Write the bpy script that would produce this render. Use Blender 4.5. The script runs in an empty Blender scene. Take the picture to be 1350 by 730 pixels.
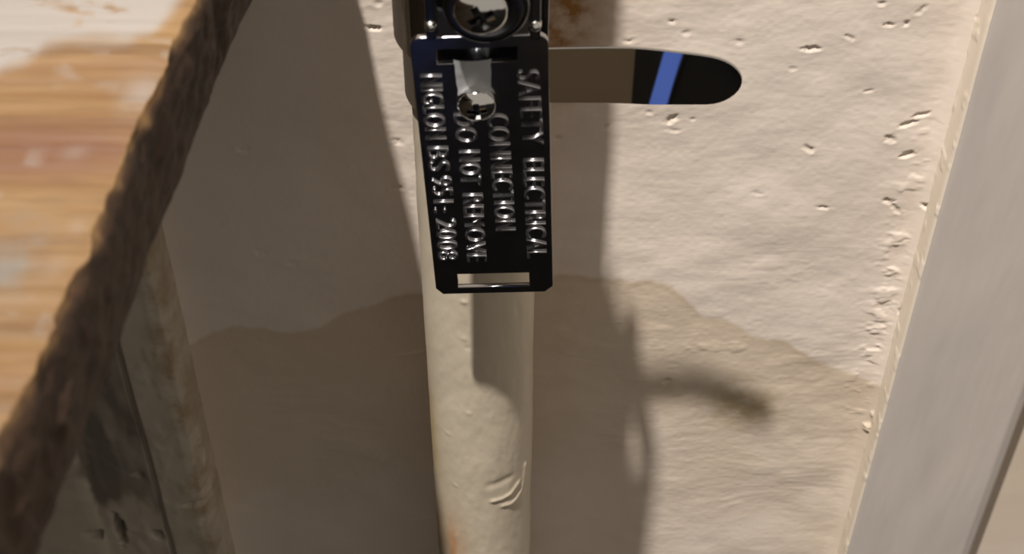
import bpy, bmesh, math, random
import numpy as np
from mathutils import Vector, Matrix, noise as mnoise

# ---------------------------------------------------------------- camera, world, light, exposure
scn = bpy.context.scene
COL = scn.collection
F = 2000.0                     # focal length in pixels of the 1350 x 730 frame
DIST = 0.335                   # camera to wall along the view axis (m)
PITCH = math.radians(45)
CAM = np.array([0.0, -DIST*math.cos(PITCH), DIST*math.sin(PITCH)])
FW = np.array([0.0, math.cos(PITCH), -math.sin(PITCH)])
UP = np.array([0.0, math.sin(PITCH), math.cos(PITCH)])

cd = bpy.data.cameras.new('camera')
cam = bpy.data.objects.new('camera', cd); COL.objects.link(cam)
cam.location = CAM; cam.rotation_euler = (math.pi/2 - PITCH, 0, 0)
cd.sensor_fit = 'HORIZONTAL'; cd.sensor_width = 36.0; cd.lens = 36.0*F/1350.0
cd.clip_start = 0.005; cd.clip_end = 50
cd.dof.use_dof = True; cd.dof.focus_distance = 0.303; cd.dof.aperture_fstop = 34.0
scn.camera = cam

wd = bpy.data.worlds.new('room_ambience'); scn.world = wd; wd.use_nodes = True
bg = wd.node_tree.nodes['Background']
bg.inputs['Color'].default_value = (1.0, 0.89, 0.77, 1); bg.inputs['Strength'].default_value = 0.37

# one warm hand torch / bulb held above, to the left of the pipe
LDIR = np.array([0.74, 1.0, -3.72]); LDIR = LDIR/np.linalg.norm(LDIR)
ld = bpy.data.lights.new('torch', 'SPOT')
ld.energy = 400; ld.color = (1.0, 0.935, 0.865); ld.shadow_soft_size = 0.030
ld.spot_size = math.radians(14.6); ld.spot_blend = 1.0
lo = bpy.data.objects.new('torch', ld); COL.objects.link(lo)
LTGT = np.array([0.055, -0.02, 0.02])
lo.location = LTGT - LDIR*2.2
lo.rotation_euler = Vector(LDIR).to_track_quat('-Z', 'Y').to_euler()

scn.view_settings.view_transform = 'Standard'; scn.view_settings.look = 'None'
scn.view_settings.exposure = 0.0; scn.view_settings.gamma = 1.0
scn.view_settings.use_curve_mapping = False

# ---------------------------------------------------------------- helpers
def ray(px, py):
    return FW + np.array([1.0, 0, 0])*(px-675)/F - UP*(py-365)/F
def at(px, py, Y):                         # pixel -> point on the plane y = Y
    d = ray(px, py); return CAM + d*(Y-CAM[1])/d[1]
def atz(px, py, Z):                        # pixel -> point on the plane z = Z
    d = ray(px, py); return CAM + d*(Z-CAM[2])/d[2]

def lattice(x, y, seed):
    """smooth value noise in -1..1, vectorised"""
    rng = np.random.RandomState(seed); T = rng.rand(256, 256)*2-1
    xi = np.floor(x).astype(int); yi = np.floor(y).astype(int)
    fx = x-xi; fy = y-yi
    fx = fx*fx*fx*(fx*(fx*6-15)+10); fy = fy*fy*fy*(fy*(fy*6-15)+10)
    a = T[xi % 256, yi % 256]; b = T[(xi+1) % 256, yi % 256]
    c = T[xi % 256, (yi+1) % 256]; d = T[(xi+1) % 256, (yi+1) % 256]
    return (a*(1-fx)+b*fx)*(1-fy) + (c*(1-fx)+d*fx)*fy
def fbm(x, y, seed, octv=4, gain=0.5):
    s = 0; a = 1.0
    for k in range(octv):
        s = s + a*lattice(x*2**k + 17.3*k, y*2**k + 5.1*k, seed+k); a *= gain
    return s
def sstep(a, b, x):
    t = np.clip((x-a)/(b-a), 0, 1); return t*t*(3-2*t)

def tag(o, label=None, cat=None, group=None, kind=None):
    if label: o['label'] = label
    if cat: o['category'] = cat
    if group: o['group'] = group
    if kind: o['kind'] = kind
    return o
def link(name, me, mat, parent=None, smooth=True):
    o = bpy.data.objects.new(name, me); COL.objects.link(o)
    if mat: me.materials.clear(); me.materials.append(mat)
    if smooth: me.shade_smooth()
    if parent: o.parent = parent; o.matrix_parent_inverse = Matrix.Identity(4)
    return o
def empty(name, loc, rot=None):
    o = bpy.data.objects.new(name, None); COL.objects.link(o)
    o.empty_display_size = 0.01
    M = Matrix.Translation(Vector(loc))
    if rot is not None: M = M @ rot.to_4x4()
    o.matrix_world = M
    return o
def grid_mesh(name, P, wrap_u=False, attrs=None):
    """P: (nu, nv, 3) array of points -> quad mesh"""
    nu, nv = P.shape[:2]
    idx = np.arange(nu*nv).reshape(nu, nv)
    if wrap_u: idx = np.vstack([idx, idx[:1]])
    a = idx[:-1, :-1].ravel(); b = idx[1:, :-1].ravel(); c = idx[1:, 1:].ravel(); d = idx[:-1, 1:].ravel()
    q = np.stack([a, b, c, d], 1)
    me = bpy.data.meshes.new(name)
    me.vertices.add(nu*nv); me.vertices.foreach_set('co', P.reshape(-1).astype(np.float32))
    me.loops.add(q.size); me.loops.foreach_set('vertex_index', q.ravel().astype(np.int32))
    me.polygons.add(len(q)); me.polygons.foreach_set('loop_start', np.arange(0, q.size, 4, dtype=np.int32))
    me.polygons.foreach_set('loop_total', np.full(len(q), 4, dtype=np.int32))
    me.update(calc_edges=True)
    if attrs:
        for k, v in attrs.items():
            at_ = me.attributes.new(k, 'FLOAT', 'POINT')
            at_.data.foreach_set('value', np.ascontiguousarray(v.reshape(-1), dtype=np.float32))
    return me
def bm_mesh(name, bm):
    me = bpy.data.meshes.new(name); bm.to_mesh(me); bm.free(); return me
def bevel_box(name, lo_, hi_, bev, mat, parent=None, segs=2):
    bm = bmesh.new(); bmesh.ops.create_cube(bm, size=1)
    lo_ = Vector(lo_); hi_ = Vector(hi_)
    for v in bm.verts:
        v.co = Vector([lo_[i] + (v.co[i]+.5)*(hi_[i]-lo_[i]) for i in range(3)])
    if bev: bmesh.ops.bevel(bm, geom=bm.edges[:], offset=bev, segments=segs, affect='EDGES', profile=.5)
    return link(name, bm_mesh(name, bm), mat, parent, smooth=False)
def lathe(name, prof, n, mat, parent=None, M=None):
    """prof: list of (r, h), axis +Z, closed caps where r = 0"""
    bm = bmesh.new(); rings = []
    for r, h in prof:
        if r < 1e-7: rings.append([bm.verts.new((0, 0, h))])
        else: rings.append([bm.verts.new((r*math.cos(2*math.pi*k/n), r*math.sin(2*math.pi*k/n), h)) for k in range(n)])
    for A, B in zip(rings, rings[1:]):
        for k in range(n):
            k2 = (k+1) % n
            f = [A[k % len(A)], A[k2 % len(A)], B[k2 % len(B)], B[k % len(B)]]
            g = []
            for v in f:
                if v not in g: g.append(v)
            if len(g) > 2: bm.faces.new(g)
    bmesh.ops.recalc_face_normals(bm, faces=bm.faces[:])
    if M is not None: bmesh.ops.transform(bm, matrix=M, verts=bm.verts[:])
    return link(name, bm_mesh(name, bm), mat, parent)
def eval_mesh(o):
    dg = bpy.context.evaluated_depsgraph_get(); dg.update()
    return bpy.data.meshes.new_from_object(o.evaluated_get(dg), depsgraph=dg)

# ---------------------------------------------------------------- materials
def newmat(name):
    m = bpy.data.materials.new(name); m.use_nodes = True
    return m, m.node_tree, m.node_tree.nodes['Principled BSDF']
def nd(t, typ, **kw):
    n = t.nodes.new(typ)
    for k, v in kw.items():
        if k in n.inputs: n.inputs[k].default_value = v
        else: setattr(n, k, v)
    return n
def mixc(t, fac, a, b, blend='MIX'):
    n = t.nodes.new('ShaderNodeMix'); n.data_type = 'RGBA'; n.blend_type = blend
    for sock, v in ((n.inputs[0], fac), (n.inputs[6], a), (n.inputs[7], b)):
        if hasattr(v, 'links'): t.links.new(v, sock)
        elif isinstance(v, tuple): sock.default_value = (*v, 1)
        else: sock.default_value = v
    return n.outputs[2]
def attr(t, name):
    n = t.nodes.new('ShaderNodeAttribute'); n.attribute_name = name; return n.outputs['Fac']
def coords(t, scale=(1, 1, 1)):
    tc = t.nodes.new('ShaderNodeTexCoord'); mp = t.nodes.new('ShaderNodeMapping')
    mp.inputs['Scale'].default_value = scale
    t.links.new(tc.outputs['Object'], mp.inputs['Vector']); return mp.outputs['Vector']
def noise_tex(t, vec, scale, detail=4, rough=.55):
    n = nd(t, 'ShaderNodeTexNoise'); n.inputs['Scale'].default_value = scale
    n.inputs['Detail'].default_value = detail; n.inputs['Roughness'].default_value = rough
    t.links.new(vec, n.inputs['Vector']); return n.outputs['Fac']
def ramp(t, fac, a, b):
    n = t.nodes.new('ShaderNodeMapRange'); n.inputs[1].default_value = a; n.inputs[2].default_value = b
    t.links.new(fac, n.inputs[0]); return n.outputs[0]
def mul(t, a, b):
    n = t.nodes.new('ShaderNodeMath'); n.operation = 'MULTIPLY'
    for s, v in ((n.inputs[0], a), (n.inputs[1], b)):
        if hasattr(v, 'links'): t.links.new(v, s)
        else: s.default_value = v
    return n.outputs[0]
def bump(t, b, h, strength, dist):
    n = t.nodes.new('ShaderNodeBump'); n.inputs['Strength'].default_value = strength
    n.inputs['Distance'].default_value = dist
    t.links.new(h, n.inputs['Height']); t.links.new(n.outputs['Normal'], b.inputs['Normal'])

def wall_paint():
    m, t, b = newmat('cream_wall_paint')
    v = coords(t)
    c = mixc(t, ramp(t, noise_tex(t, v, 28), .3, .75), (.79, .70, .62), (.735, .645, .56))
    c = mixc(t, mul(t, attr(t, 'stain'), .62), c, (.565, .45, .315))
    c = mixc(t, mul(t, attr(t, 'tide'), .30), c, (.40, .28, .15))
    c = mixc(t, mul(t, attr(t, 'strap_shade'), .60), c, (.36, .26, .11))
    rust = mul(t, attr(t, 'rust'), ramp(t, noise_tex(t, v, 160), .25, .6))
    c = mixc(t, rust, c, (.30, .15, .045))
    c = mixc(t, attr(t, 'chip'), c, (.50, .42, .33))
    t.links.new(c, b.inputs['Base Color'])
    b.inputs['Roughness'].default_value = .48; b.inputs['Specular IOR Level'].default_value = .35
    bump(t, b, noise_tex(t, coords(t, (.45, 1, 1)), 900, 3), .10, .0003)
    return m
def casing_paint(name, base, alt, rough=.45, dirt=None, rust=None):
    m, t, b = newmat(name)
    v = coords(t, (1, 1, .18))
    c = mixc(t, ramp(t, noise_tex(t, v, 90), .3, .7), base, alt)
    if dirt:
        c = mixc(t, attr(t, 'dirt'), c, dirt)
    if rust:
        r = mul(t, attr(t, 'rust'), ramp(t, noise_tex(t, coords(t), 140), .38, .62))
        c = mixc(t, r, c, rust)
    t.links.new(c, b.inputs['Base Color']); b.inputs['Roughness'].default_value = rough
    bump(t, b, noise_tex(t, v, 420, 3), .12, .0003)
    return m
def pipe_paint():
    m, t, b = newmat('ivory_pipe_paint')
    c = mixc(t, ramp(t, noise_tex(t, coords(t), 45), .3, .7), (.63, .55, .435), (.565, .49, .375))
    c = mixc(t, mul(t, attr(t, 'yellow'), .7), c, (.46, .34, .15))
    c = mixc(t, mul(t, attr(t, 'rust'), .75), c, (.52, .25, .09))
    t.links.new(c, b.inputs['Base Color']); b.inputs['Roughness'].default_value = .42
    bump(t, b, noise_tex(t, coords(t, (1, 1, .6)), 600, 3), .15, .0003)
    return m
def wood():
    m, t, b = newmat('weathered_wood')
    v = coords(t, (.10, 1, .6))
    g1 = noise_tex(t, v, 130, 6, .65); g2 = noise_tex(t, v, 420, 4, .6)
    c = mixc(t, ramp(t, g1, .32, .68), (.150, .078, .028), (.225, .140, .060))
    c = mixc(t, mul(t, ramp(t, g2, .48, .70), .75), c, (.10, .052, .022))
    c = mixc(t, mul(t, attr(t, 'red'), .75), c, (.115, .047, .026))
    c = mixc(t, mul(t, attr(t, 'grey'), .9), c, (.15, .135, .115))
    pm = mul(t, attr(t, 'paint'), ramp(t, noise_tex(t, coords(t, (.5, 1, 1)), 260, 4), .25, .42))
    c = mixc(t, mul(t, pm, .9), c, (.255, .238, .222))
    endc = mixc(t, ramp(t, noise_tex(t, coords(t, (1, .7, 1)), 380, 5, .7), .32, .7), (.020, .009, .004), (.060, .030, .013))  # dark end grain, with the shade of the unlit end face worked in
    c = mixc(t, attr(t, 'end'), c, endc)
    t.links.new(c, b.inputs['Base Color']); b.inputs['Roughness'].default_value = .62
    bump(t, b, g2, .3, .0005)
    return m
def steel(name, col, rough, bmp=0.0):
    m, t, b = newmat(name)
    b.inputs['Base Color'].default_value = (*col, 1); b.inputs['Metallic'].default_value = 1
    r = ramp(t, noise_tex(t, coords(t), 300), .2, .8)
    n = t.nodes.new('ShaderNodeMapRange'); n.inputs[3].default_value = rough*.7; n.inputs[4].default_value = rough*1.3
    t.links.new(r, n.inputs[0]); t.links.new(n.outputs[0], b.inputs['Roughness'])
    if bmp: bump(t, b, noise_tex(t, coords(t), 500, 2), bmp, .0003)
    return m
def plain(name, c1, c2, scale, rough, bs=.2, bd=.002):
    m, t, b = newmat(name)
    f = noise_tex(t, coords(t), scale)
    t.links.new(mixc(t, ramp(t, f, .3, .7), c1, c2), b.inputs['Base Color'])
    b.inputs['Roughness'].default_value = rough; bump(t, b, f, bs, bd)
    return m

M_WALL = wall_paint()
M_GREY = casing_paint('grey_casing_paint', (.61, .55, .50), (.53, .48, .445))
M_LIP = casing_paint('cream_lip_paint', (.80, .715, .60), (.75, .665, .55))
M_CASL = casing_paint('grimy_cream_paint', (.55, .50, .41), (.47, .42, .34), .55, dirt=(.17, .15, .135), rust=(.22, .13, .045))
M_PIPE = pipe_paint()
M_WOOD = wood()
M_TAG = steel('dark_polished_steel', (.46, .455, .47), .16)
M_LET = steel('embossed_steel', (.66, .65, .67), .28)
M_STRAP = steel('mirror_steel', (.62, .60, .58), .025)
M_SCREW = steel('chrome_steel', (.80, .80, .78), .09)
M_BLK = steel('blackened_steel', (.17, .18, .20), .2)
M_REC = steel('shaded_recess_steel', (.12, .12, .12), .35)  # shade inside the screws' cross slots put into a darker steel colour
M_GLINT = steel('glint_steel', (.56, .57, .58), .45, .2); M_GLINT.node_tree.nodes['Principled BSDF'].inputs['Metallic'].default_value = .35  # pale diffuse steel painted in for a bright reflection on the tag
M_FLOOR = plain('dark_carpet', (.008, .0075, .0075), (.013, .011, .010), 60, .95)
M_CARD = plain('brown_card', (.25, .19, .12), (.22, .165, .10), 20, .8)
M_BODY = plain('black_plastic', (.010, .010, .011), (.014, .014, .015), 50, .4, .05, .0005)
M_GLOW, _t, _b = newmat('added_blue_glow')
_b.inputs['Base Color'].default_value = (.01, .01, .02, 1)
_b.inputs['Emission Color'].default_value = (.10, .20, .72, 1); _b.inputs['Emission Strength'].default_value = .75  # glow added for the blue band mirrored in the strap

# ---------------------------------------------------------------- setting: wall, floor, casings
FLOOR_Z = -0.45
def build_wall():
    step = .00034
    xs = np.concatenate([np.linspace(-.6, -.085, 12)[:-1], np.arange(-.085, .094, step), np.linspace(.0945, .6, 12)])
    zs = np.concatenate([np.linspace(FLOOR_Z, -.118, 8)[:-1], np.arange(-.118, .084, step), np.linspace(.0845, 1.0, 14)])
    X, Z = np.meshgrid(xs, zs, indexing='ij')
    d = np.zeros_like(X)                      # proud of the wall = positive
    fine = sstep(-.09, -.08, X)*sstep(.098, .09, X)*sstep(-.13, -.115, Z)*sstep(.1, .083, Z)
    d += .00022*fbm(X*55, Z*60, 3, 3)                                    # slow unevenness
    br = fbm(X*170+1.5*lattice(X*40, Z*40, 8), Z*620+2*lattice(X*60, Z*60, 9), 21, 3)
    d += (.000013+.000017*sstep(-.2, .6, lattice(X*38, Z*42, 30)))*br*fine  # sideways brush marks
    d += .000016*fbm(X*900, Z*900, 40, 2)*fine
    lump = sstep(.2, 1.7, fbm(X*210, Z*260, 55, 3))
    patch = np.exp(-(((X-.045)/.020)**2+((Z+.028)/.016)**2)) + .55*np.exp(-(((X-.062)/.013)**2+((Z-.0).clip(-1, 1)/.007)**2))
    d += .00018*lump*(.10+patch)*fine                                    # flaky lumps in the damp patch
    # ridges of filler in the corner by the right casing
    cor = np.exp(-((X-.0835)/.0032)**2)*sstep(-.06, -.03, Z)*sstep(.06, .015, Z)
    d += cor*(.00026*sstep(.0, .8, fbm(X*300, Z*480, 71, 3))+.0001)
    cove = sstep(.0825, .0885, X); d = d*(1-.75*sstep(.0845, .0868, X)); d += .0016*cove**2*sstep(.12, .089, X)
    # chips and dents: px, py, half length, half height, angle, depth, rim
    chip = np.zeros_like(X)
    CH = [(886,157,9,5,-25,.9,.5),(889,172,8,3,0,.3,.5),(1068,64,13,3.4,0,.8,.4),(1121,49,9,3,20,.5,.4),
          (1197,163,13,3.2,-14,.8,.4),(1215,151,10,3,-16,.8,.4),(1173,182,8,5,5,.7,.5),(1196,203,11,3.4,-16,.9,.4),
          (1170,264,9,4,10,.8,.5),(1180,274,12,3,40,.5,.7),(1221,267,8,3.6,0,1.1,.5),(1066,196,9,3.5,28,.6,.5),(885,29,5,3,0,.4,.3),
          (905,44,6,4,0,.35,.5),(975,56,8,4,10,.3,.4),(830,54,8,3,0,.4,.5),(1214,13,8,4,-45,.5,.5),(1163,4,7,2.5,0,.5,.4),
          (1171,32,7,2.6,0,.6,.3),(1195,31,4,3,0,.7,.3),(1278,80,4,3.4,0,1.0,.5),(492,37,12,3.2,4,1.0,.5),(497,5,7,4,0,.4,.4),
          (525,188,10,4,15,.4,.5),(525,249,8,2.4,0,.6,.3),(322,197,8,6,0,.4,.3),(540,467,28,2,-9,-.35,.2),(545,686,22,2,-9,-.35,.2),
          (856,148,6,3,0,.4,.3),(912,157,4,2,0,.5,.3),(800,167,6,3,-40,.5,.3),(735,182,5,3,0,.5,.3),(1045,90,5,3,0,.3,.4),
          (1000,255,10,2.5,10,.3,.3),(1085,273,9,2,6,.45,.3),(1190,404,6,5,0,.9,.5),(1150,541,4.5,4,0,-1.4,.1),(1142,559,5,5,0,-1.6,.1),
          (880,503,6,4,0,.7,.3),(383,345,9,5,0,.3,.4),(345,332,10,5,0,.3,.4),(1290,18,4,3,0,.6,.3),(1288,30,4,3,0,.6,.3),(1144,120,8,2,-10,.35,.4)]
    for px, py, a, h, ang, dep, rim in CH:
        p = at(px, py, 0); s = 1/F*math.hypot(*(p-CAM)[1:])
        q = at(px, py+1, 0); sz = abs(q[2]-p[2])
        th = -math.radians(ang)
        m = (abs(X-p[0]) < .008) & (abs(Z-p[2]) < .008)
        ux = (X[m]-p[0])/s; uz = (Z[m]-p[2])/sz
        u = (ux*math.cos(th)+uz*math.sin(th))/a; v = (-ux*math.sin(th)+uz*math.cos(th))/h
        wob = .42*lattice(ux*.35+px, uz*.35+py, 5)
        r = np.sqrt(u*u+v*v)+wob
        core = sstep(1.35, .25, r)
        d[m] -= .00042*dep*core
        d[m] += .00008*rim*np.exp(-((r-1.35)/.35)**2)*(uz < 0)
        chip[m] = np.maximum(chip[m], core*(.35 if dep > .45 else 0))
    # tide line of the damp stain
    tl = [(200,470),(255,452),(280,432),(320,426),(370,432),(400,432),(430,424),(470,405),(510,393),(560,384),(630,374),(740,362),
          (800,364),(860,374),(885,380),(905,398),(930,414),(980,432),(1020,446),(1060,462),(1095,482),(1130,494),(1180,500)]
    pts = np.array([at(x, y, 0) for x, y in tl])
    zt = np.interp(X, pts[:, 0], pts[:, 2]) + .0011*fbm(X*160, Z*40, 91, 3)
    dz = zt-Z
    stain = sstep(-.0006, .0012, dz)*(.62+.38*np.exp(-dz.clip(0)/.03))
    stain *= 1-.45*sstep(.0, 1.0, fbm(X*60+3, Z*60, 95, 3))*sstep(.012, .05, dz)
    stain *= 1-.5*sstep(.05, .085, dz)
    tide = np.exp(-((dz-.0008)/.0011)**2)*sstep(-.5, .6, lattice(X*60, Z*10, 17))
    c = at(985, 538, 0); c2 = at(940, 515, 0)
    strap_shade = np.exp(-(((X-c[0])/.0085)**2+((Z-c[2])/.0065)**2)) + .5*np.exp(-(((X-c2[0])/.012)**2+((Z-c2[2])/.007)**2))  # yellow-brown tint painted where the strap's shadow falls
    strap_shade *= .55+.6*fbm(X*300, Z*300, 12, 3)
    r1 = at(722, 18, 0); r2 = at(760, 30, 0)
    rust = 1.3*np.exp(-(((X-r1[0]-.001)/.0058)**2+((Z-r1[2]-.006)/.019)**2)) + .40*np.exp(-(((X-r2[0])/.010)**2+((Z-r2[2]-.004)/.018)**2))
    r3 = at(745, 400, 0)
    rust += .16*np.exp(-(((X-r3[0])/.006)**2+((Z-r3[2])/.05)**2))
    P = np.stack([X, -d, Z], -1)
    me = grid_mesh('wall_back', P, attrs=dict(stain=stain.clip(0, 1), tide=tide.clip(0, 1), strap_shade=strap_shade.clip(0, 1), rust=rust.clip(0, 1), chip=chip))
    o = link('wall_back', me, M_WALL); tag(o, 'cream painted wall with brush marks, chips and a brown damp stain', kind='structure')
    return o
build_wall()

bm = bmesh.new()
vs = [bm.verts.new(c) for c in ((-2, -2.2, FLOOR_Z), (2, -2.2, FLOOR_Z), (2, .03, FLOOR_Z), (-2, .03, FLOOR_Z))]
bm.faces.new(vs); tag(link('floor', bm_mesh('floor', bm), M_FLOOR, smooth=False), 'dark floor in front of the wall', kind='structure')

def profile_board(name, prof, z0, z1, mat, nz, disp, attrs=None, fine=None):
    """vertical moulding: prof = [(x, y)...] swept along z with small unevenness"""
    zs = np.linspace(z0, z1, nz) if fine is None else np.unique(np.concatenate([np.linspace(z0, z1, 12), np.linspace(*fine, nz)]))
    dense = []
    for (xa, ya), (xb, yb) in zip(prof, prof[1:]):
        n = max(2, int(math.hypot(xb-xa, yb-ya)/.0006)+1)
        n = min(n, 70)
        for k in range(n): dense.append((xa+(xb-xa)*k/n, ya+(yb-ya)*k/n))
    dense.append(prof[-1]); D = np.array(dense)
    X = np.repeat(D[:, :1], len(zs), 1); Y = np.repeat(D[:, 1:], len(zs), 1); Z = np.repeat(zs[None, :], len(D), 0)
    S = np.repeat(np.concatenate([[0], np.cumsum(np.hypot(*np.diff(D, axis=0).T))])[:, None], len(zs), 1)
    X2, Y2 = disp(X, Y, Z, S)
    me = grid_mesh(name, np.stack([X2, Y2, Z], -1), attrs=attrs(X, Y, Z) if attrs else None)
    return me

# right casing: cream lip against the wall, grey front face, soft outer arris, dark gap, next board
FY = -.0085
def dR(X, Y, Z, S):
    S = X+Y; n = .00010*fbm(S*100, Z*22, 201, 3); h = .000022*fbm(S*900, Z*70, 205, 2)
    arr = .00015*sstep(.3, .9, fbm(S*300, Z*220, 209, 3))*np.exp(-((X-.0868)/.0015)**2)
    return X-n-arr, Y-n-h
xl = at(1311, 0, FY)[0]; xr = at(1283, 730, FY)[0]
lipm = profile_board('lip', [(xl+.0004, .0), (xl, FY+.0008), (xl+.0004, FY+.0001)], FLOOR_Z, 1.0, M_LIP, 520, dR, fine=(-.13, .10))
rc = empty('trim_1', (xl+.014, 0, FLOOR_Z)); tag(rc, 'grey painted vertical casing board with a cream edge strip', kind='structure')
def local(me, o):
    me.transform(o.matrix_world.inverted()); return me
link('edge_strip', local(lipm, rc), M_LIP, rc)['label'] = 'cream painted edge strip'
facem = profile_board('front_face', [(xl+.0004, FY+.0001), (xl+.0012, FY), (xr-.003, FY), (xr-.0008, FY+.0009), (xr+.0006, FY+.003), (xr+.001, FY+.008), (xr+.001, .035)],
                      FLOOR_Z, 1.0, M_GREY, 420, dR, fine=(-.13, .10))
link('front_face', local(facem, rc), M_GREY, rc)['label'] = 'grey painted front face'
x2 = xr+.0062
nb = profile_board('next_board', [(x2+.001, .035), (x2, .003), (x2+.001, .0005), (x2+.003, 0), (x2+.30, 0)], FLOOR_Z, 1.0, M_GREY, 160, dR, fine=(-.14, .10))
tag(link('trim_2', nb, M_GREY), 'grey board beyond the dark gap beside the casing', kind='structure')
bevel_box('wall_right', (xr-.02, .0355, FLOOR_Z), (x2+.35, .045, 1.0), 0, plain('gap_back', (.03, .024, .018), (.04, .03, .02), 40, .9))
tag(COL.objects['wall_right'], 'dark wall deep in the gap beside the grey casing', kind='structure')

# left casing below the wooden board
CT = .0992
xc = at(310, 730, 0)[0]+.0002
def px_x(px, py, y): return at(px, py, y)[0]
g1 = px_x(223, 697, -.010); g2 = px_x(215, 697, -.010); s1 = px_x(133, 690, -.0085)
def dL(X, Y, Z, S):
    n = .0004*fbm(S*90, Z*40, 301, 3); h = .00025*sstep(.2, .9, fbm(S*300, Z*140, 305, 3))
    low = sstep(-.094, -.0965, Z + .003*lattice(X*300, Z*0+1, 7))
    Y2 = Y - n - h
    # nicks and broken paint near the foot of the grimy strip
    for px, py, rx, rz, dep in ((157, 702, .0012, .0065, .006), (128, 706, .0014, .0022, .003), (208, 706, .0014, .002, .003), (274, 650, .0016, .0016, .002), (262, 662, .004, .0008, .0012), (181, 627, .0014, .0012, .0014), (262, 610, .0008, .004, .0012)):
        c = at(px, py, -.009); r = np.sqrt(((X-c[0])/rx)**2+((Z-c[2])/rz)**2)+.3*lattice(X*900, Z*900, 11)
        Y2 = Y2 + dep*sstep(1.2, .6, r)
    return X, Y2 - .0008*low*sstep(s1-.004, s1, X)*sstep(g1, g2-.001, X)
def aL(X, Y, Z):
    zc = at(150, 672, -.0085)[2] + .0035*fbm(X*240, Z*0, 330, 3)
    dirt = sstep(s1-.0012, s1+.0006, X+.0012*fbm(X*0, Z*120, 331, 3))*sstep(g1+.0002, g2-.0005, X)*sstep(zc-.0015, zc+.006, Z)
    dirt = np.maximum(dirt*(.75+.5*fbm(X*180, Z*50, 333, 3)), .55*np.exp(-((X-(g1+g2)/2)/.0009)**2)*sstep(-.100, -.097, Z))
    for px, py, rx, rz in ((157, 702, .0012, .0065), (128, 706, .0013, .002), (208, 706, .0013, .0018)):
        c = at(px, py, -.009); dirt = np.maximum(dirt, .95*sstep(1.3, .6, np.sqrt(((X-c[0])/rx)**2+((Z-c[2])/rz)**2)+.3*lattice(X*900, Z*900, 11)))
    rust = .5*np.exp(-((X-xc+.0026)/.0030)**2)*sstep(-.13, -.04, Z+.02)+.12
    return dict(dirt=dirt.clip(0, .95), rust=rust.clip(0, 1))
FL = -.0095
cl = profile_board('trim_3', [(xc, .0), (xc-.0006, FL+.004), (xc-.0022, FL+.0008), (xc-.0045, FL), (g1, FL), (g1-.0004, FL+.0016), (g2+.0003, FL+.0016), (g2, FL+.0008),
                   (s1, FL+.0016), (s1-.001, FL+.0006), (-.30, FL+.0002)], FLOOR_Z, CT, M_CASL, 420, dL, attrs=aL, fine=(-.13, CT))
tag(link('trim_3', cl, M_CASL), 'grimy cream moulded casing with a groove, in shadow under the wooden board', kind='structure')

bevel_box('added_side_panel', (-.30, -.55, FLOOR_Z), (-.165, -.0125, .0995), .002, plain('brown_panel', (.10, .075, .05), (.07, .05, .035), 30, .7))  # unseen panel added to shade the left side; also carries the board
tag(COL.objects['added_side_panel'], 'unseen dark brown panel added for shade, also carrying the wooden board', kind='structure')

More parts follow.
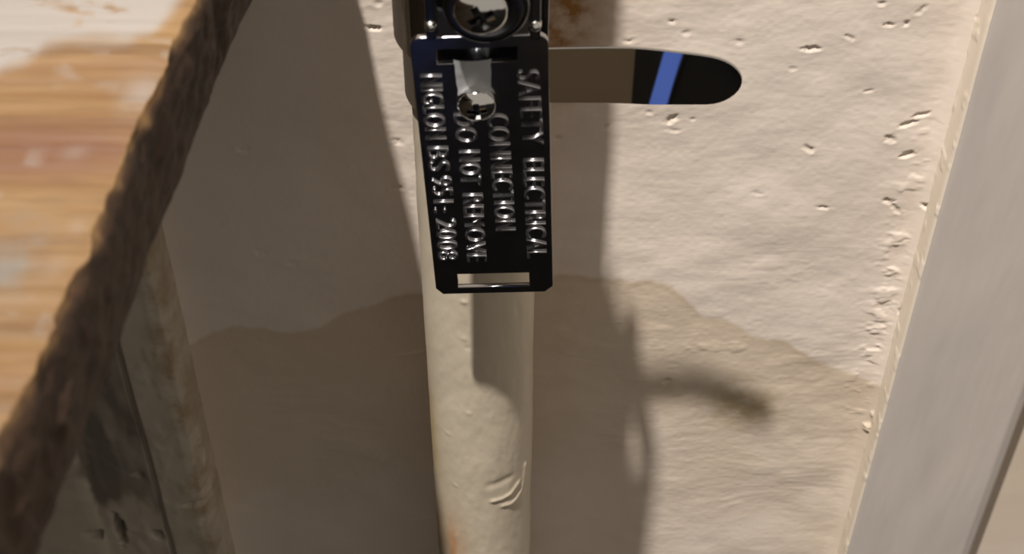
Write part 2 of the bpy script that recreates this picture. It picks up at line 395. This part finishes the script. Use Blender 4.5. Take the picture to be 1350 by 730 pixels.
# ---------------------------------------------------------------- wooden board
def build_board():
    ZT = .117; TH = .0172
    ys = np.concatenate([np.linspace(-.262, -.165, 30)[:-1], np.linspace(-.165, -.0035, 330)])
    # rough sawn end: line through the traced edge points
    e = np.array([atz(px, py, ZT) for px, py in ((258, 0), (236, 50), (215, 105), (195, 150), (168, 200), (140, 280), (112, 355), (60, 465), (0, 592))])
    o = np.argsort(e[:, 1]); k = np.polyfit(e[:, 1], e[:, 0], 1)
    xe = np.where((ys < e[o][0, 1]) | (ys > e[o][-1, 1]), np.polyval(k, ys), np.interp(ys, e[o, 1], e[o, 0]))
    xe = xe + .0020*sstep(-.055, -.022, ys)
    n_end, n_top, n_bot = 40, 220, 40
    prof = []                                       # (dx from end, z from top, kind)
    for i in range(n_bot): s = (1-i/n_bot)**1.6; prof.append((-.32*s, -TH, 0))
    for i in range(n_end+1): prof.append((0, -TH+TH*i/n_end, 1))
    for i in range(1, n_top+1): s = (i/n_top)**1.35; prof.append((-.32*s, 0, 2))
    prof = np.array(prof)
    DX = np.repeat(prof[:, :1], len(ys), 1); DZ = np.repeat(prof[:, 1:2], len(ys), 1); K = np.repeat(prof[:, 2:], len(ys), 1)
    Yv = np.repeat(ys[None, :], len(prof), 0); XE = np.repeat(xe[None, :], len(prof), 0)
    X = XE+DX; Z = ZT+DZ
    end = K == 1
    depth = -DZ
    rough = .00042*fbm(Yv*260, Z*330, 401, 4) + .0007*fbm(Yv*90, Z*60, 407, 3)
    u = depth/TH
    X = X + np.where(end, rough*np.sin(np.pi*u.clip(0, 1))**.6 + .0006*np.sin(np.pi*u), 0)
    A = .0007*(1+.7*fbm(Yv*230, Yv*0, 411, 3)); X = X - np.where(end, A*sstep(.0022, 0, depth), np.where(K == 2, A*np.exp(DX/.0035), 0))
    cb = sstep(TH-.0014, TH, depth)*end; X = X - .0012*cb
    top = (K == 2)
    near = np.exp(DX/.0012)
    Z = Z + np.where(top, .00030*fbm(X*22, Yv*300, 421, 4)+.00045*fbm(X*14, Yv*40, 425, 2) - .0003*near, 0)
    Z = Z + np.where(K == 0, .0002*fbm(X*20, Yv*60, 441, 2), 0)
    sx = sstep
    # white paint left at the wall side, with a sagging ragged edge
    b0 = np.array([atz(px, py, ZT) for px, py in ((-200, 130), (0, 88), (60, 62), (120, 48), (160, 46), (200, 42), (240, 10), (262, -20))])
    yb = np.interp(X, b0[:, 0], b0[:, 1]) + .0022*fbm(X*120, Yv*60, 451, 3)
    paint = sx(-.0022, .0035, Yv-yb)*top*sx(-.0005, -.004, DX)
    # small paint flecks lower on the board
    fl = sx(.6, 1.0, fbm(X*260, Yv*330, 461, 2))*top*.35
    for px, py, r in ((385/2.03, 250/2.03, .0032), (200/2.03, 395/2.03, .0015), (150/2.03, 715/2.03, .0012), (66/2.03, 140/2.03, .0014), (100, 300, .0010)):
        c = atz(px, py, ZT); fl = np.maximum(fl, .6*np.exp(-(((X-c[0])/r)**2+((Yv-c[1])/(r*1.2))**2))*top)
    paint = np.maximum(paint, fl*sx(-.3, .5, lattice(X*90, Yv*90, 466)))
    c = atz(10, 200, ZT); red = np.exp(-(((X-c[0])/.013)**2+((Yv-c[1])/.0050)**2))
    c = atz(110, 195, ZT); red = red + .55*np.exp(-(((X-c[0])/.013)**2+((Yv-c[1])/.0048)**2))
    c = atz(80, 45, ZT); red = red + .30*np.exp(-(((X-c[0])/.030)**2+((Yv-c[1]+.008)/.003)**2))
    c = atz(12, 345, ZT); grey = np.exp(-(((X-c[0])/.0040)**2+((Yv-c[1])/.0065)**2))*(.6+.6*fbm(X*300, Yv*300, 471, 3))
    endm = np.where(end, sx(.0002, .0014, depth+.0006*fbm(Yv*280, Z*100, 481, 2)), np.where(K == 0, 1, 0))
    P = np.stack([X, Yv, Z], -1)
    me = grid_mesh('wooden_board', P, attrs=dict(paint=paint.clip(0, 1), red=(red*top).clip(0, 1), grey=(grey*top).clip(0, 1), end=endm))
    # close the two long ends and the far side
    bm = bmesh.new(); bm.from_mesh(me)
    bmesh.ops.holes_fill(bm, edges=[ed for ed in bm.edges if ed.is_boundary], sides=0)
    bmesh.ops.recalc_face_normals(bm, faces=bm.faces[:])
    bm.to_mesh(me); bm.free()
    return me
org = Vector((-.18, -.13, .0998))
wb = build_board(); wb.transform(Matrix.Translation(-org))
o = link('wooden_board', wb, M_WOOD, smooth=True); o.location = org
tag(o, 'thick weathered wooden board with a dark rough sawn end and white paint traces', 'board')

# ---------------------------------------------------------------- pipe
PX, PY, PR = -.0068, -.021, .01135
def build_pipe():
    zs = np.concatenate([np.linspace(FLOOR_Z, -.12, 10)[:-1], np.linspace(-.12, .10, 560), np.linspace(.101, .42, 12)])
    th = np.linspace(0, 2*math.pi, 200, endpoint=False)
    T, Z = np.meshgrid(th, zs, indexing='ij')
    cx, sy = np.cos(T), np.sin(T)
    r = PR + .00010*fbm(cx*2.2+sy*1.7+9, Z*60+sy, 501, 3) + .00003*fbm(cx*9+4, Z*320+sy*9, 505, 2)
    r += .0004*sstep(.02, -.09, Z)*-.6
    def surf(px, py):                               # pixel -> pipe surface
        d = ray(px, py); ox, oy = CAM[0]-PX, CAM[1]-PY
        a = d[0]**2+d[1]**2; b = 2*(ox*d[0]+oy*d[1]); c = ox*ox+oy*oy-PR*PR
        disc = max(b*b-4*a*c, 0); s = (-b-math.sqrt(disc))/(2*a); return CAM+d*s
    X = PX+r*cx; Y = PY+r*sy
    def poly(pts, w, amp):
        nonlocal r
        q = np.array([surf(*p) for p in pts])
        best = np.full(T.shape, 1.0)
        for a, b in zip(q, q[1:]):
            ab = b-a; L2 = ab@ab
            tt = (((X-a[0])*ab[0]+(Y-a[1])*ab[1]+(Z-a[2])*ab[2])/L2).clip(0, 1)
            dd = np.sqrt((X-a[0]-tt*ab[0])**2+(Y-a[1]-tt*ab[1])**2+(Z-a[2]-tt*ab[2])**2)
            best = np.minimum(best, dd)
        r = r + amp*np.exp(-(best/w)**2)
    poly([(664, 667), (674, 664), (682, 656), (688, 645), (691, 632), (693, 612)], .0006, .0003)   # sagging paint wrinkle
    poly([(650, 661), (662, 658), (674, 650), (684, 636)], .0006, .0003)
    poly([(648, 640), (662, 636), (672, 630)], .0012, -.0002)
    for px, py, amp in ((616, 459, -.0001), (590, 571, .0001), (612, 447, .0001), (618, 545, .0001), (600, 640, .0001), (612, 398, .0002)):
        c = surf(px, py); r = r + amp*np.exp(-((X-c[0])**2+(Y-c[1])**2+(Z-c[2])**2)/.0006**2)
    X = PX+r*cx; Y = PY+r*sy
    side = np.exp(-((T-math.radians(197))/.33)**2)                       # the flank turned to the left
    yellow = side*sstep(.03, -.03, Z)*(.75+.5*fbm(cx*3, Z*70, 521, 3))
    c = surf(596, 705); rust = np.exp(-(((X-c[0]-.0005)/.0026)**2+((Z-c[2]+.006)/.014)**2))*(.8+.5*fbm(cx*6, Z*120, 531, 3))*(sy < .1)
    me = grid_mesh('water_pipe', np.stack([X-PX, Y-PY, Z-FLOOR_Z], -1), wrap_u=True, attrs=dict(yellow=yellow.clip(0, 1), rust=rust.clip(0, 1)))
    o = link('water_pipe', me, M_PIPE); o.location = (PX, PY, FLOOR_Z)
    tag(o, 'ivory painted vertical water pipe standing off the stained wall', 'pipe')
    return o
build_pipe()

# ---------------------------------------------------------------- earth clamp around the pipe
clamp = empty('earth_clamp', (PX, PY, .068))
tag(clamp, 'dark steel earthing clamp with a mirror steel strap tail around the ivory pipe', 'pipe clamp')
def cl_link(name, me, mat): return link(name, local(me, clamp), mat, clamp)
def band(name, path, z0f, z1f, th, mat):
    """flat strip: path = (n,2) xy, heights per sample; real thickness"""
    path = np.array(path); n = len(path)
    tan = np.gradient(path, axis=0); tan /= np.linalg.norm(tan, axis=1)[:, None]
    nor = np.stack([tan[:, 1], -tan[:, 0]], 1)
    out = path+nor*th/2; inn = path-nor*th/2
    bm = bmesh.new(); rings = []
    b = th*.3
    for i in range(n):
        z0, z1 = z0f[i], z1f[i]
        b2 = min(b, max((z1-z0)*.3, 1e-6))
        rings.append([bm.verts.new(c) for c in ((*out[i], z0+b2), (*out[i], z1-b2), (*(out[i]*.75+inn[i]*.25), z1), (*(out[i]*.25+inn[i]*.75), z1), (*inn[i], z1-b2), (*inn[i], z0+b2), (*(out[i]*.25+inn[i]*.75), z0), (*(out[i]*.75+inn[i]*.25), z0))])
    for A, B in zip(rings, rings[1:]):
        for k in range(8): bm.faces.new((A[k], A[(k+1) % 8], B[(k+1) % 8], B[k]))
    bm.faces.new(rings[0]); bm.faces.new(rings[-1])
    bmesh.ops.recalc_face_normals(bm, faces=bm.faces[:])
    for f in bm.faces: f.smooth = True
    for e_ in bm.edges:
        if len(e_.link_faces) == 2 and e_.calc_face_angle(0) > .6: e_.smooth = False
    return bm_mesh(name, bm)
# loop round the pipe
RB = PR+.0007
ang = np.linspace(math.radians(-88), math.radians(268), 150)
loop = [(PX+RB*math.cos(a), PY+RB*math.sin(a)) for a in ang]
zl = np.interp(np.linspace(0, 1, 150), [0, 1], [.0708, .0690])
cl_link('strap', band('strap', loop, zl, zl+.0120, .0007, M_STRAP), M_STRAP)
# free tail: leaves the clamp to the right, bends back near its rounded end
tx =   [668, 690, 735, 790, 830, 850, 870, 885, 900, 920, 935, 945, 953, 960, 966, 971, 975, 977.5, 978.5]
ttop = [63, 63, 62, 61, 61.5, 63, 65, 67, 68.5, 71, 73.5, 76, 79, 82.5, 86.5, 91, 96, 101, 105]
tbot = [134, 134.5, 135, 135, 136, 137, 137.5, 137.5, 137.5, 137.5, 137.5, 136.5, 134.5, 131.5, 128, 124, 119, 114, 109]
pp = np.concatenate([np.linspace(668, 950, 120), 950+28.5*np.sin(np.linspace(0, math.pi/2, 41))[1:]])
slope = .022 - .21*sstep(785, 925, pp)     # gentle bend of the free end
sm = -.0318 + np.concatenate([[0], np.cumsum((slope[1:]+slope[:-1])/2*np.diff(pp))])*.000152
path, z0, z1 = [], [], []
for p_, y_ in zip(pp, sm):
    a = at(p_, np.interp(p_, tx, tbot), y_); b = at(p_, np.interp(p_, tx, ttop), y_)
    path.append((a[0]*.5+b[0]*.5, y_)); z0.append(a[2]); z1.append(b[2])
cl_link('strap_tail', band('strap_tail', path, z0, z1, .0006, M_STRAP), M_STRAP)['label'] = 'mirror polished strap tail with a rounded end'
STRAP_PATH = (path, z0, z1)
# saddle on the pipe and U-shaped frame
a1 = np.linspace(math.radians(180), math.radians(318), 60)
sad = [(PX+(RB+.0012)*math.cos(a), PY+(RB+.0012)*math.sin(a)) for a in a1]
zz = np.full(60, .0820)
cl_link('saddle', band('saddle', sad, zz, zz+.030, .0009, M_STRAP), M_STRAP)
YF, YB = -.0475, -.0335
xa = at(567, 20, YF)[0]; xb = at(706, 20, YF)[0]
for x_ in (xa, xb):
    o = bevel_box('side_plate', (x_-.0008, YF, .0985), (x_+.0008, YB, .114), .0003, M_BLK); local(o.data, clamp); o.parent = clamp
    Mr = Matrix.Translation((x_, YF+.0008, .1012)) @ Matrix.Rotation(math.pi/2, 4, 'X')
    rv = lathe('rivet', [(0, .0016), (.0006, .0014), (.0009, .0009), (.001, 0), (0, 0)], 20, M_SCREW, None, Mr); local(rv.data, clamp); rv.parent = clamp
o = bevel_box('back_plate', (xa, YB-.0018, .058), (xb+.0024, YB-.001, .114), .0003, M_BLK); local(o.data, clamp); o.parent = clamp  # clamp back plate, lengthened behind the tag to block stray light
for s_, x_ in ((1, xa), (-1, xb)):
    bmx = bmesh.new()
    v_ = [(x_+s_*.0010, -.0458, .0985), (x_+s_*.0046, -.0458, .0985), (x_+s_*.0028, -.0458, .1022), (x_+s_*.0010, -.0458, .1030)]
    f0 = bmx.faces.new([bmx.verts.new(c) for c in v_])
    ex = bmesh.ops.extrude_face_region(bmx, geom=[f0])
    bmesh.ops.translate(bmx, vec=(0, .0008, 0), verts=[g for g in ex['geom'] if isinstance(g, bmesh.types.BMVert)])
    bmesh.ops.recalc_face_normals(bmx, faces=bmx.faces[:])
    o = link('corner_lug', local(bm_mesh('corner_lug', bmx), clamp), M_SCREW, clamp, smooth=False)

def cross_screw(name, R, H, mat, recess=.36):
    prof = [(0, H)] + [(R*math.sin(a)*.98, H*.28+H*.72*math.cos(a)) for a in np.linspace(.12, math.pi/2, 14)] + [(R, H*.12), (R*.97, 0), (0, 0)]
    head = lathe(name+'_src', [(r_*100, h_*100) for r_, h_ in prof], 64, mat)
    bmx = bmesh.new()
    for rz in (0, math.pi/2):
        r_ = bmesh.ops.create_cube(bmx, size=1)
        for v in r_['verts']:
            k = 1.0 if v.co.z > 0 else .55
            v.co = Vector((v.co.x*R*1.28*k, v.co.y*R*recess*k, (v.co.z+.5)*H*.9+H*.42))*100
        bmesh.ops.rotate(bmx, verts=r_['verts'], matrix=Matrix.Rotation(rz, 3, 'Z'))
    cut = link('cut', bm_mesh('cut', bmx), mat, smooth=False)
    md = head.modifiers.new('b', 'BOOLEAN'); md.object = cut; md.operation = 'DIFFERENCE'; md.solver = 'EXACT'
    if hasattr(md, 'use_self'): md.use_self = True
    me = eval_mesh(head)
    bpy.data.objects.remove(head); bpy.data.objects.remove(cut)
    me.materials.clear(); me.transform(Matrix.Scale(.01, 4))
    for p in me.polygons: p.use_smooth = p.area < 2e-7 or True
    bm2 = bmesh.new(); bm2.from_mesh(me)
    for e_ in bm2.edges:
        if len(e_.link_faces) == 2 and e_.calc_face_angle(0) > .5: e_.smooth = False
    bm2.to_mesh(me); bm2.free()
    me.name = name
    # the walls of the cross slot become a sub-part of their own
    pr = sorted((r_, h_) for r_, h_ in prof if h_ > H*.2)
    deep = [p.index for p in me.polygons if (lambda c_: c_.z > .02*H and c_.z < np.interp(math.hypot(c_.x, c_.y), [q[0] for q in pr], [q[1] for q in pr])-.05*H and math.hypot(c_.x, c_.y) < R*.75)(p.center)]
    rec = me.copy(); rec.name = 'cross_recess'; ds = set(deep)
    for mm, keep in ((me, False), (rec, True)):
        b3 = bmesh.new(); b3.from_mesh(mm); b3.faces.ensure_lookup_table()
        bmesh.ops.delete(b3, geom=[f for f in b3.faces if (f.index in ds) != keep], context='FACES'); b3.to_mesh(mm); b3.free()
    return me, rec
# terminal: big dark washer and its screw, in front of the tag's top edge
wc = at(641, 8, -.0492); wR = at(699, 8, -.0492)[0]-wc[0]
Rx = Matrix.Rotation(math.pi/2, 4, 'X')          # +Z -> -Y
w = lathe('washer', [(0, .0006), (.004, .0006), (.0046, .0010), (wR-.0008, .0010), (wR-.0002, .0006), (wR, 0), (wR-.0004, -.0007), (0, -.0007)], 72, M_BLK, None,
          Matrix.Translation(wc) @ Rx); local(w.data, clamp); w.parent = clamp
w['label'] = 'round black washer'
ts, tr_ = cross_screw('terminal_screw', .0042, .0030, M_SCREW)
sc = at(634, 10, -.0502)
for m_ in (ts, tr_): m_.transform(Matrix.Translation(sc) @ Rx @ Matrix.Rotation(.5, 4, 'Z')); local(m_, clamp)
o = link('terminal_screw', ts, M_SCREW, clamp, smooth=False); link('cross_recess', tr_, M_REC, o, smooth=False)
st = lathe('terminal_post', [(0, 0), (.003, 0), (.003, .016), (0, .016)], 24, M_SCREW, None, Matrix.Translation((sc[0], -.0338, sc[2])) @ Rx)
local(st.data, clamp); st.parent = clamp

# ---------------------------------------------------------------- safety tag
TL, TRc = at(540, 48, -.0455), at(722, 42, -.0455); BL, BR = at(575, 386, -.0415), at(730, 381, -.0415)
bc = (BL+BR)/2; tcn = (TL+TRc)/2
v_ax = (tcn-bc); TH_ = np.linalg.norm(v_ax); v_ax /= TH_
u_ax = (TRc-TL)/np.linalg.norm(TRc-TL)+(BR-BL)/np.linalg.norm(BR-BL); u_ax -= v_ax*(u_ax@v_ax); u_ax /= np.linalg.norm(u_ax)
n_ax = np.cross(u_ax, v_ax)                       # towards the camera
ROT = Matrix((u_ax, v_ax, n_ax)).transposed()
tagE = empty('safety_tag', bc, ROT)
tag(tagE, 'dark steel safety tag with raised lettering hanging in front of the ivory pipe', 'tag')
TW = (np.linalg.norm(TRc-TL)+np.linalg.norm(BR-BL))/2
def tuv(px, py):
    d = ray(px, py); s = ((bc-CAM)@n_ax)/(d@n_ax); q = CAM+d*s-bc
    return float(q@u_ax), float(q@v_ax)
W2 = TW/2
def arc(cx_, cy_, r, a0, a1, n=7): return [(cx_+r*math.cos(math.radians(a0+(a1-a0)*k/n)), cy_+r*math.sin(math.radians(a0+(a1-a0)*k/n))) for k in range(n+1)]
rc_ = .0019
outline = arc(W2-rc_, TH_-rc_, rc_, 0, 90)+arc(-W2+rc_, TH_-rc_, rc_, 90, 180)+[(-W2, .0016), (-W2+.0012, 0), (W2-.0015, 0), (W2, .0016)]
def slot(x0, y0, x1, y1, px=True):
    a, b = tuv(x0, y0), tuv(x1, y1); xx0, xx1 = a[0], b[0]; yy1, yy0 = a[1], b[1]; r = .0003
    return [(xx0, yy0), (xx1, yy0), (xx1, yy1), (xx0, yy1)]
ua, ub = tuv(575, 62), tuv(683, 78); slot1 = [(ua[0], ub[1]-.0002), (ub[0], ub[1]), (ub[0], ua[1]), (ua[0], ua[1]-.0002)]
ua, ub = tuv(603, 359), tuv(698, 374); slot2 = [(ua[0], ub[1]), (ub[0], ub[1]), (ub[0], ua[1]), (ua[0], ua[1])]
cu = bpy.data.curves.new('plate', 'CURVE'); cu.dimensions = '2D'; cu.fill_mode = 'BOTH'
cu.extrude = .00035; cu.bevel_depth = .00015; cu.bevel_resolution = 2; cu.offset = -.00015
for pts in (outline, slot1, slot2):
    s_ = cu.splines.new('POLY'); s_.points.add(len(pts)-1)
    for p_, c_ in zip(s_.points, pts): p_.co = (*c_, 0, 1)
    s_.use_cyclic_u = True
tmp = bpy.data.objects.new('tmp', cu); COL.objects.link(tmp)
pm = eval_mesh(tmp); bpy.data.objects.remove(tmp)
link('plate', pm, M_TAG, tagE, smooth=False)

def word_mesh(txt, d0, d1, cu_, cap):
    """letters running down the tag: from v = d0 to v = d1, centred at u = cu_, cap height along u"""
    fc = bpy.data.curves.new('w', 'FONT'); fc.body = txt; fc.size = 1; fc.extrude = .005; fc.bevel_depth = .034; fc.bevel_resolution = 3
    fc.offset = -.033; fc.space_character = 1.06; fc.resolution_u = 5
    ob = bpy.data.objects.new('w', fc); COL.objects.link(ob)
    me = eval_mesh(ob); bpy.data.objects.remove(ob)
    n = len(me.vertices); co = np.empty(n*3, np.float32); me.vertices.foreach_get('co', co); co = co.reshape(-1, 3)
    mn, mx = co.min(0), co.max(0)
    capf = max(mx[1]-mn[1], .68) if txt != ':' else .78
    y0 = mn[1] if txt != ':' else 0.0
    a = (co[:, 0]-mn[0])/(mx[0]-mn[0]); b = (co[:, 1]-y0)/capf
    out = np.stack([cu_-cap/2+b*cap, d0+(d1-d0)*a, (co[:, 2]-mn[2])*.0058], 1)
    return out, [tuple(p.vertices) for p in me.polygons], me
LINES = [('SAFETY ELECTRICAL', [('SAFETY', (696, 90), (703, 187)), ('ELECTRICAL', (703, 207), (708, 336))]),
         ('CONNECTION', [('CONNECTION', (656, 148), (667, 300))]),
         ('DO NOT REMOVE', [('DO', (612, 147), (616, 184)), ('NOT', (619, 196), (621, 240)), ('REMOVE', (623, 253), (629, 341))]),
         ('BS 951:2008', [('NIGLON', (568, 96), (575, 180)), ('BS', (577, 191), (580, 222)), ('951', (582, 230), (585, 264)), (':', (586, 271), (586, 277)), ('2008', (588, 286), (591, 339))])]
for title, words in LINES:
    V, Fc = [], []
    for txt, p0, p1 in words:
        a, b = tuv(*p0), tuv(*p1)
        vv, ff, me = word_mesh(txt, a[1], b[1], (a[0]+b[0])/2, .0036)
        # follow the slight slant of the row across the plate
        t_ = (vv[:, 1]-a[1])/(b[1]-a[1]); vv[:, 0] += (t_-.5)*(b[0]-a[0])
        base = sum(len(q) for q in V); V.append(vv); Fc += [tuple(i+base for i in f) for f in ff]
        bpy.data.meshes.remove(me)
    V = np.concatenate(V); V[:, 2] += .00045
    me = bpy.data.meshes.new('lettering'); me.from_pydata(V.tolist(), [], Fc); me.update()
    bm = bmesh.new(); bm.from_mesh(me); bmesh.ops.remove_doubles(bm, verts=bm.verts[:], dist=1e-6)
    bmesh.ops.recalc_face_normals(bm, faces=bm.faces[:]); bm.to_mesh(me); bm.free()
    o = link('lettering', me, M_LET, tagE)
    o['label'] = 'raised lettering, ' + ('maker and standard number row' if title.startswith('BS') else 'row reading ' + title)
# raised strip coloured pale for a reflection, between slot and screw, and the fixing screw
ua, ub = tuv(598, 76), tuv(650, 122)
nx = 24; xs_ = np.linspace(ua[0], ub[0], nx); ys_ = np.linspace(ub[1], ua[1], 16)
Xg, Yg = np.meshgrid(xs_, ys_, indexing='ij')
Zg = .00042 + .00055*np.clip(1-((Xg-(ua[0]+ub[0])/2)/((ub[0]-ua[0])/2))**2, 0, 1)**.5*(.35+.65*sstep(ys_[0], ys_[-1], Yg)) + .00003*fbm(Xg*900, Yg*900, 611, 2)
link('glint_strip', grid_mesh('glint_strip', np.stack([Xg, Yg, Zg], -1)), M_GLINT, tagE)['label'] = 'raised strip coloured pale for a bright reflection'
su = tuv(629, 131); R_ = abs(tuv(656, 131)[0]-su[0])
fs, fr_ = cross_screw('fixing_screw', R_, R_*.78, M_SCREW, .34)
for m_ in (fs, fr_): m_.transform(Matrix.Translation((su[0], su[1], .0006)) @ Matrix.Rotation(.06, 4, 'Z'))
o = link('fixing_screw', fs, M_SCREW, tagE, smooth=False); o['label'] = 'chrome cross-head screw'
link('cross_recess', fr_, M_REC, o, smooth=False)
sh = lathe('screw_shank', [(0, -.009), (.0018, -.009), (.0018, .0006), (0, .0006)], 20, M_SCREW, tagE, Matrix.Translation((su[0], su[1], 0)))

# ---------------------------------------------------------------- unseen things added on the floor for the strap to mirror
c = bevel_box('added_card_sheet', (0, -.20, 0), (.42, .16, .004), .001, M_CARD)
c.location = (.025, -.80, FLOOR_Z)
tag(c, 'unseen brown card sheet added on the dark floor for the strap to mirror', 'cardboard')
tb = empty('added_phone', (-.1115, -.716, FLOOR_Z), Matrix.Rotation(math.radians(48.4), 3, 'Z'))
tag(tb, 'unseen black phone with a blue glow, added on the floor for the strap to mirror', 'phone')
bevel_box('case', (-.080, -.032, 0), (.080, .032, .008), .003, M_BODY, tb)
bevel_box('blue_glow', (-.075, -.0275, .0078), (.075, .0275, .0083), .0002, M_GLOW, tb)
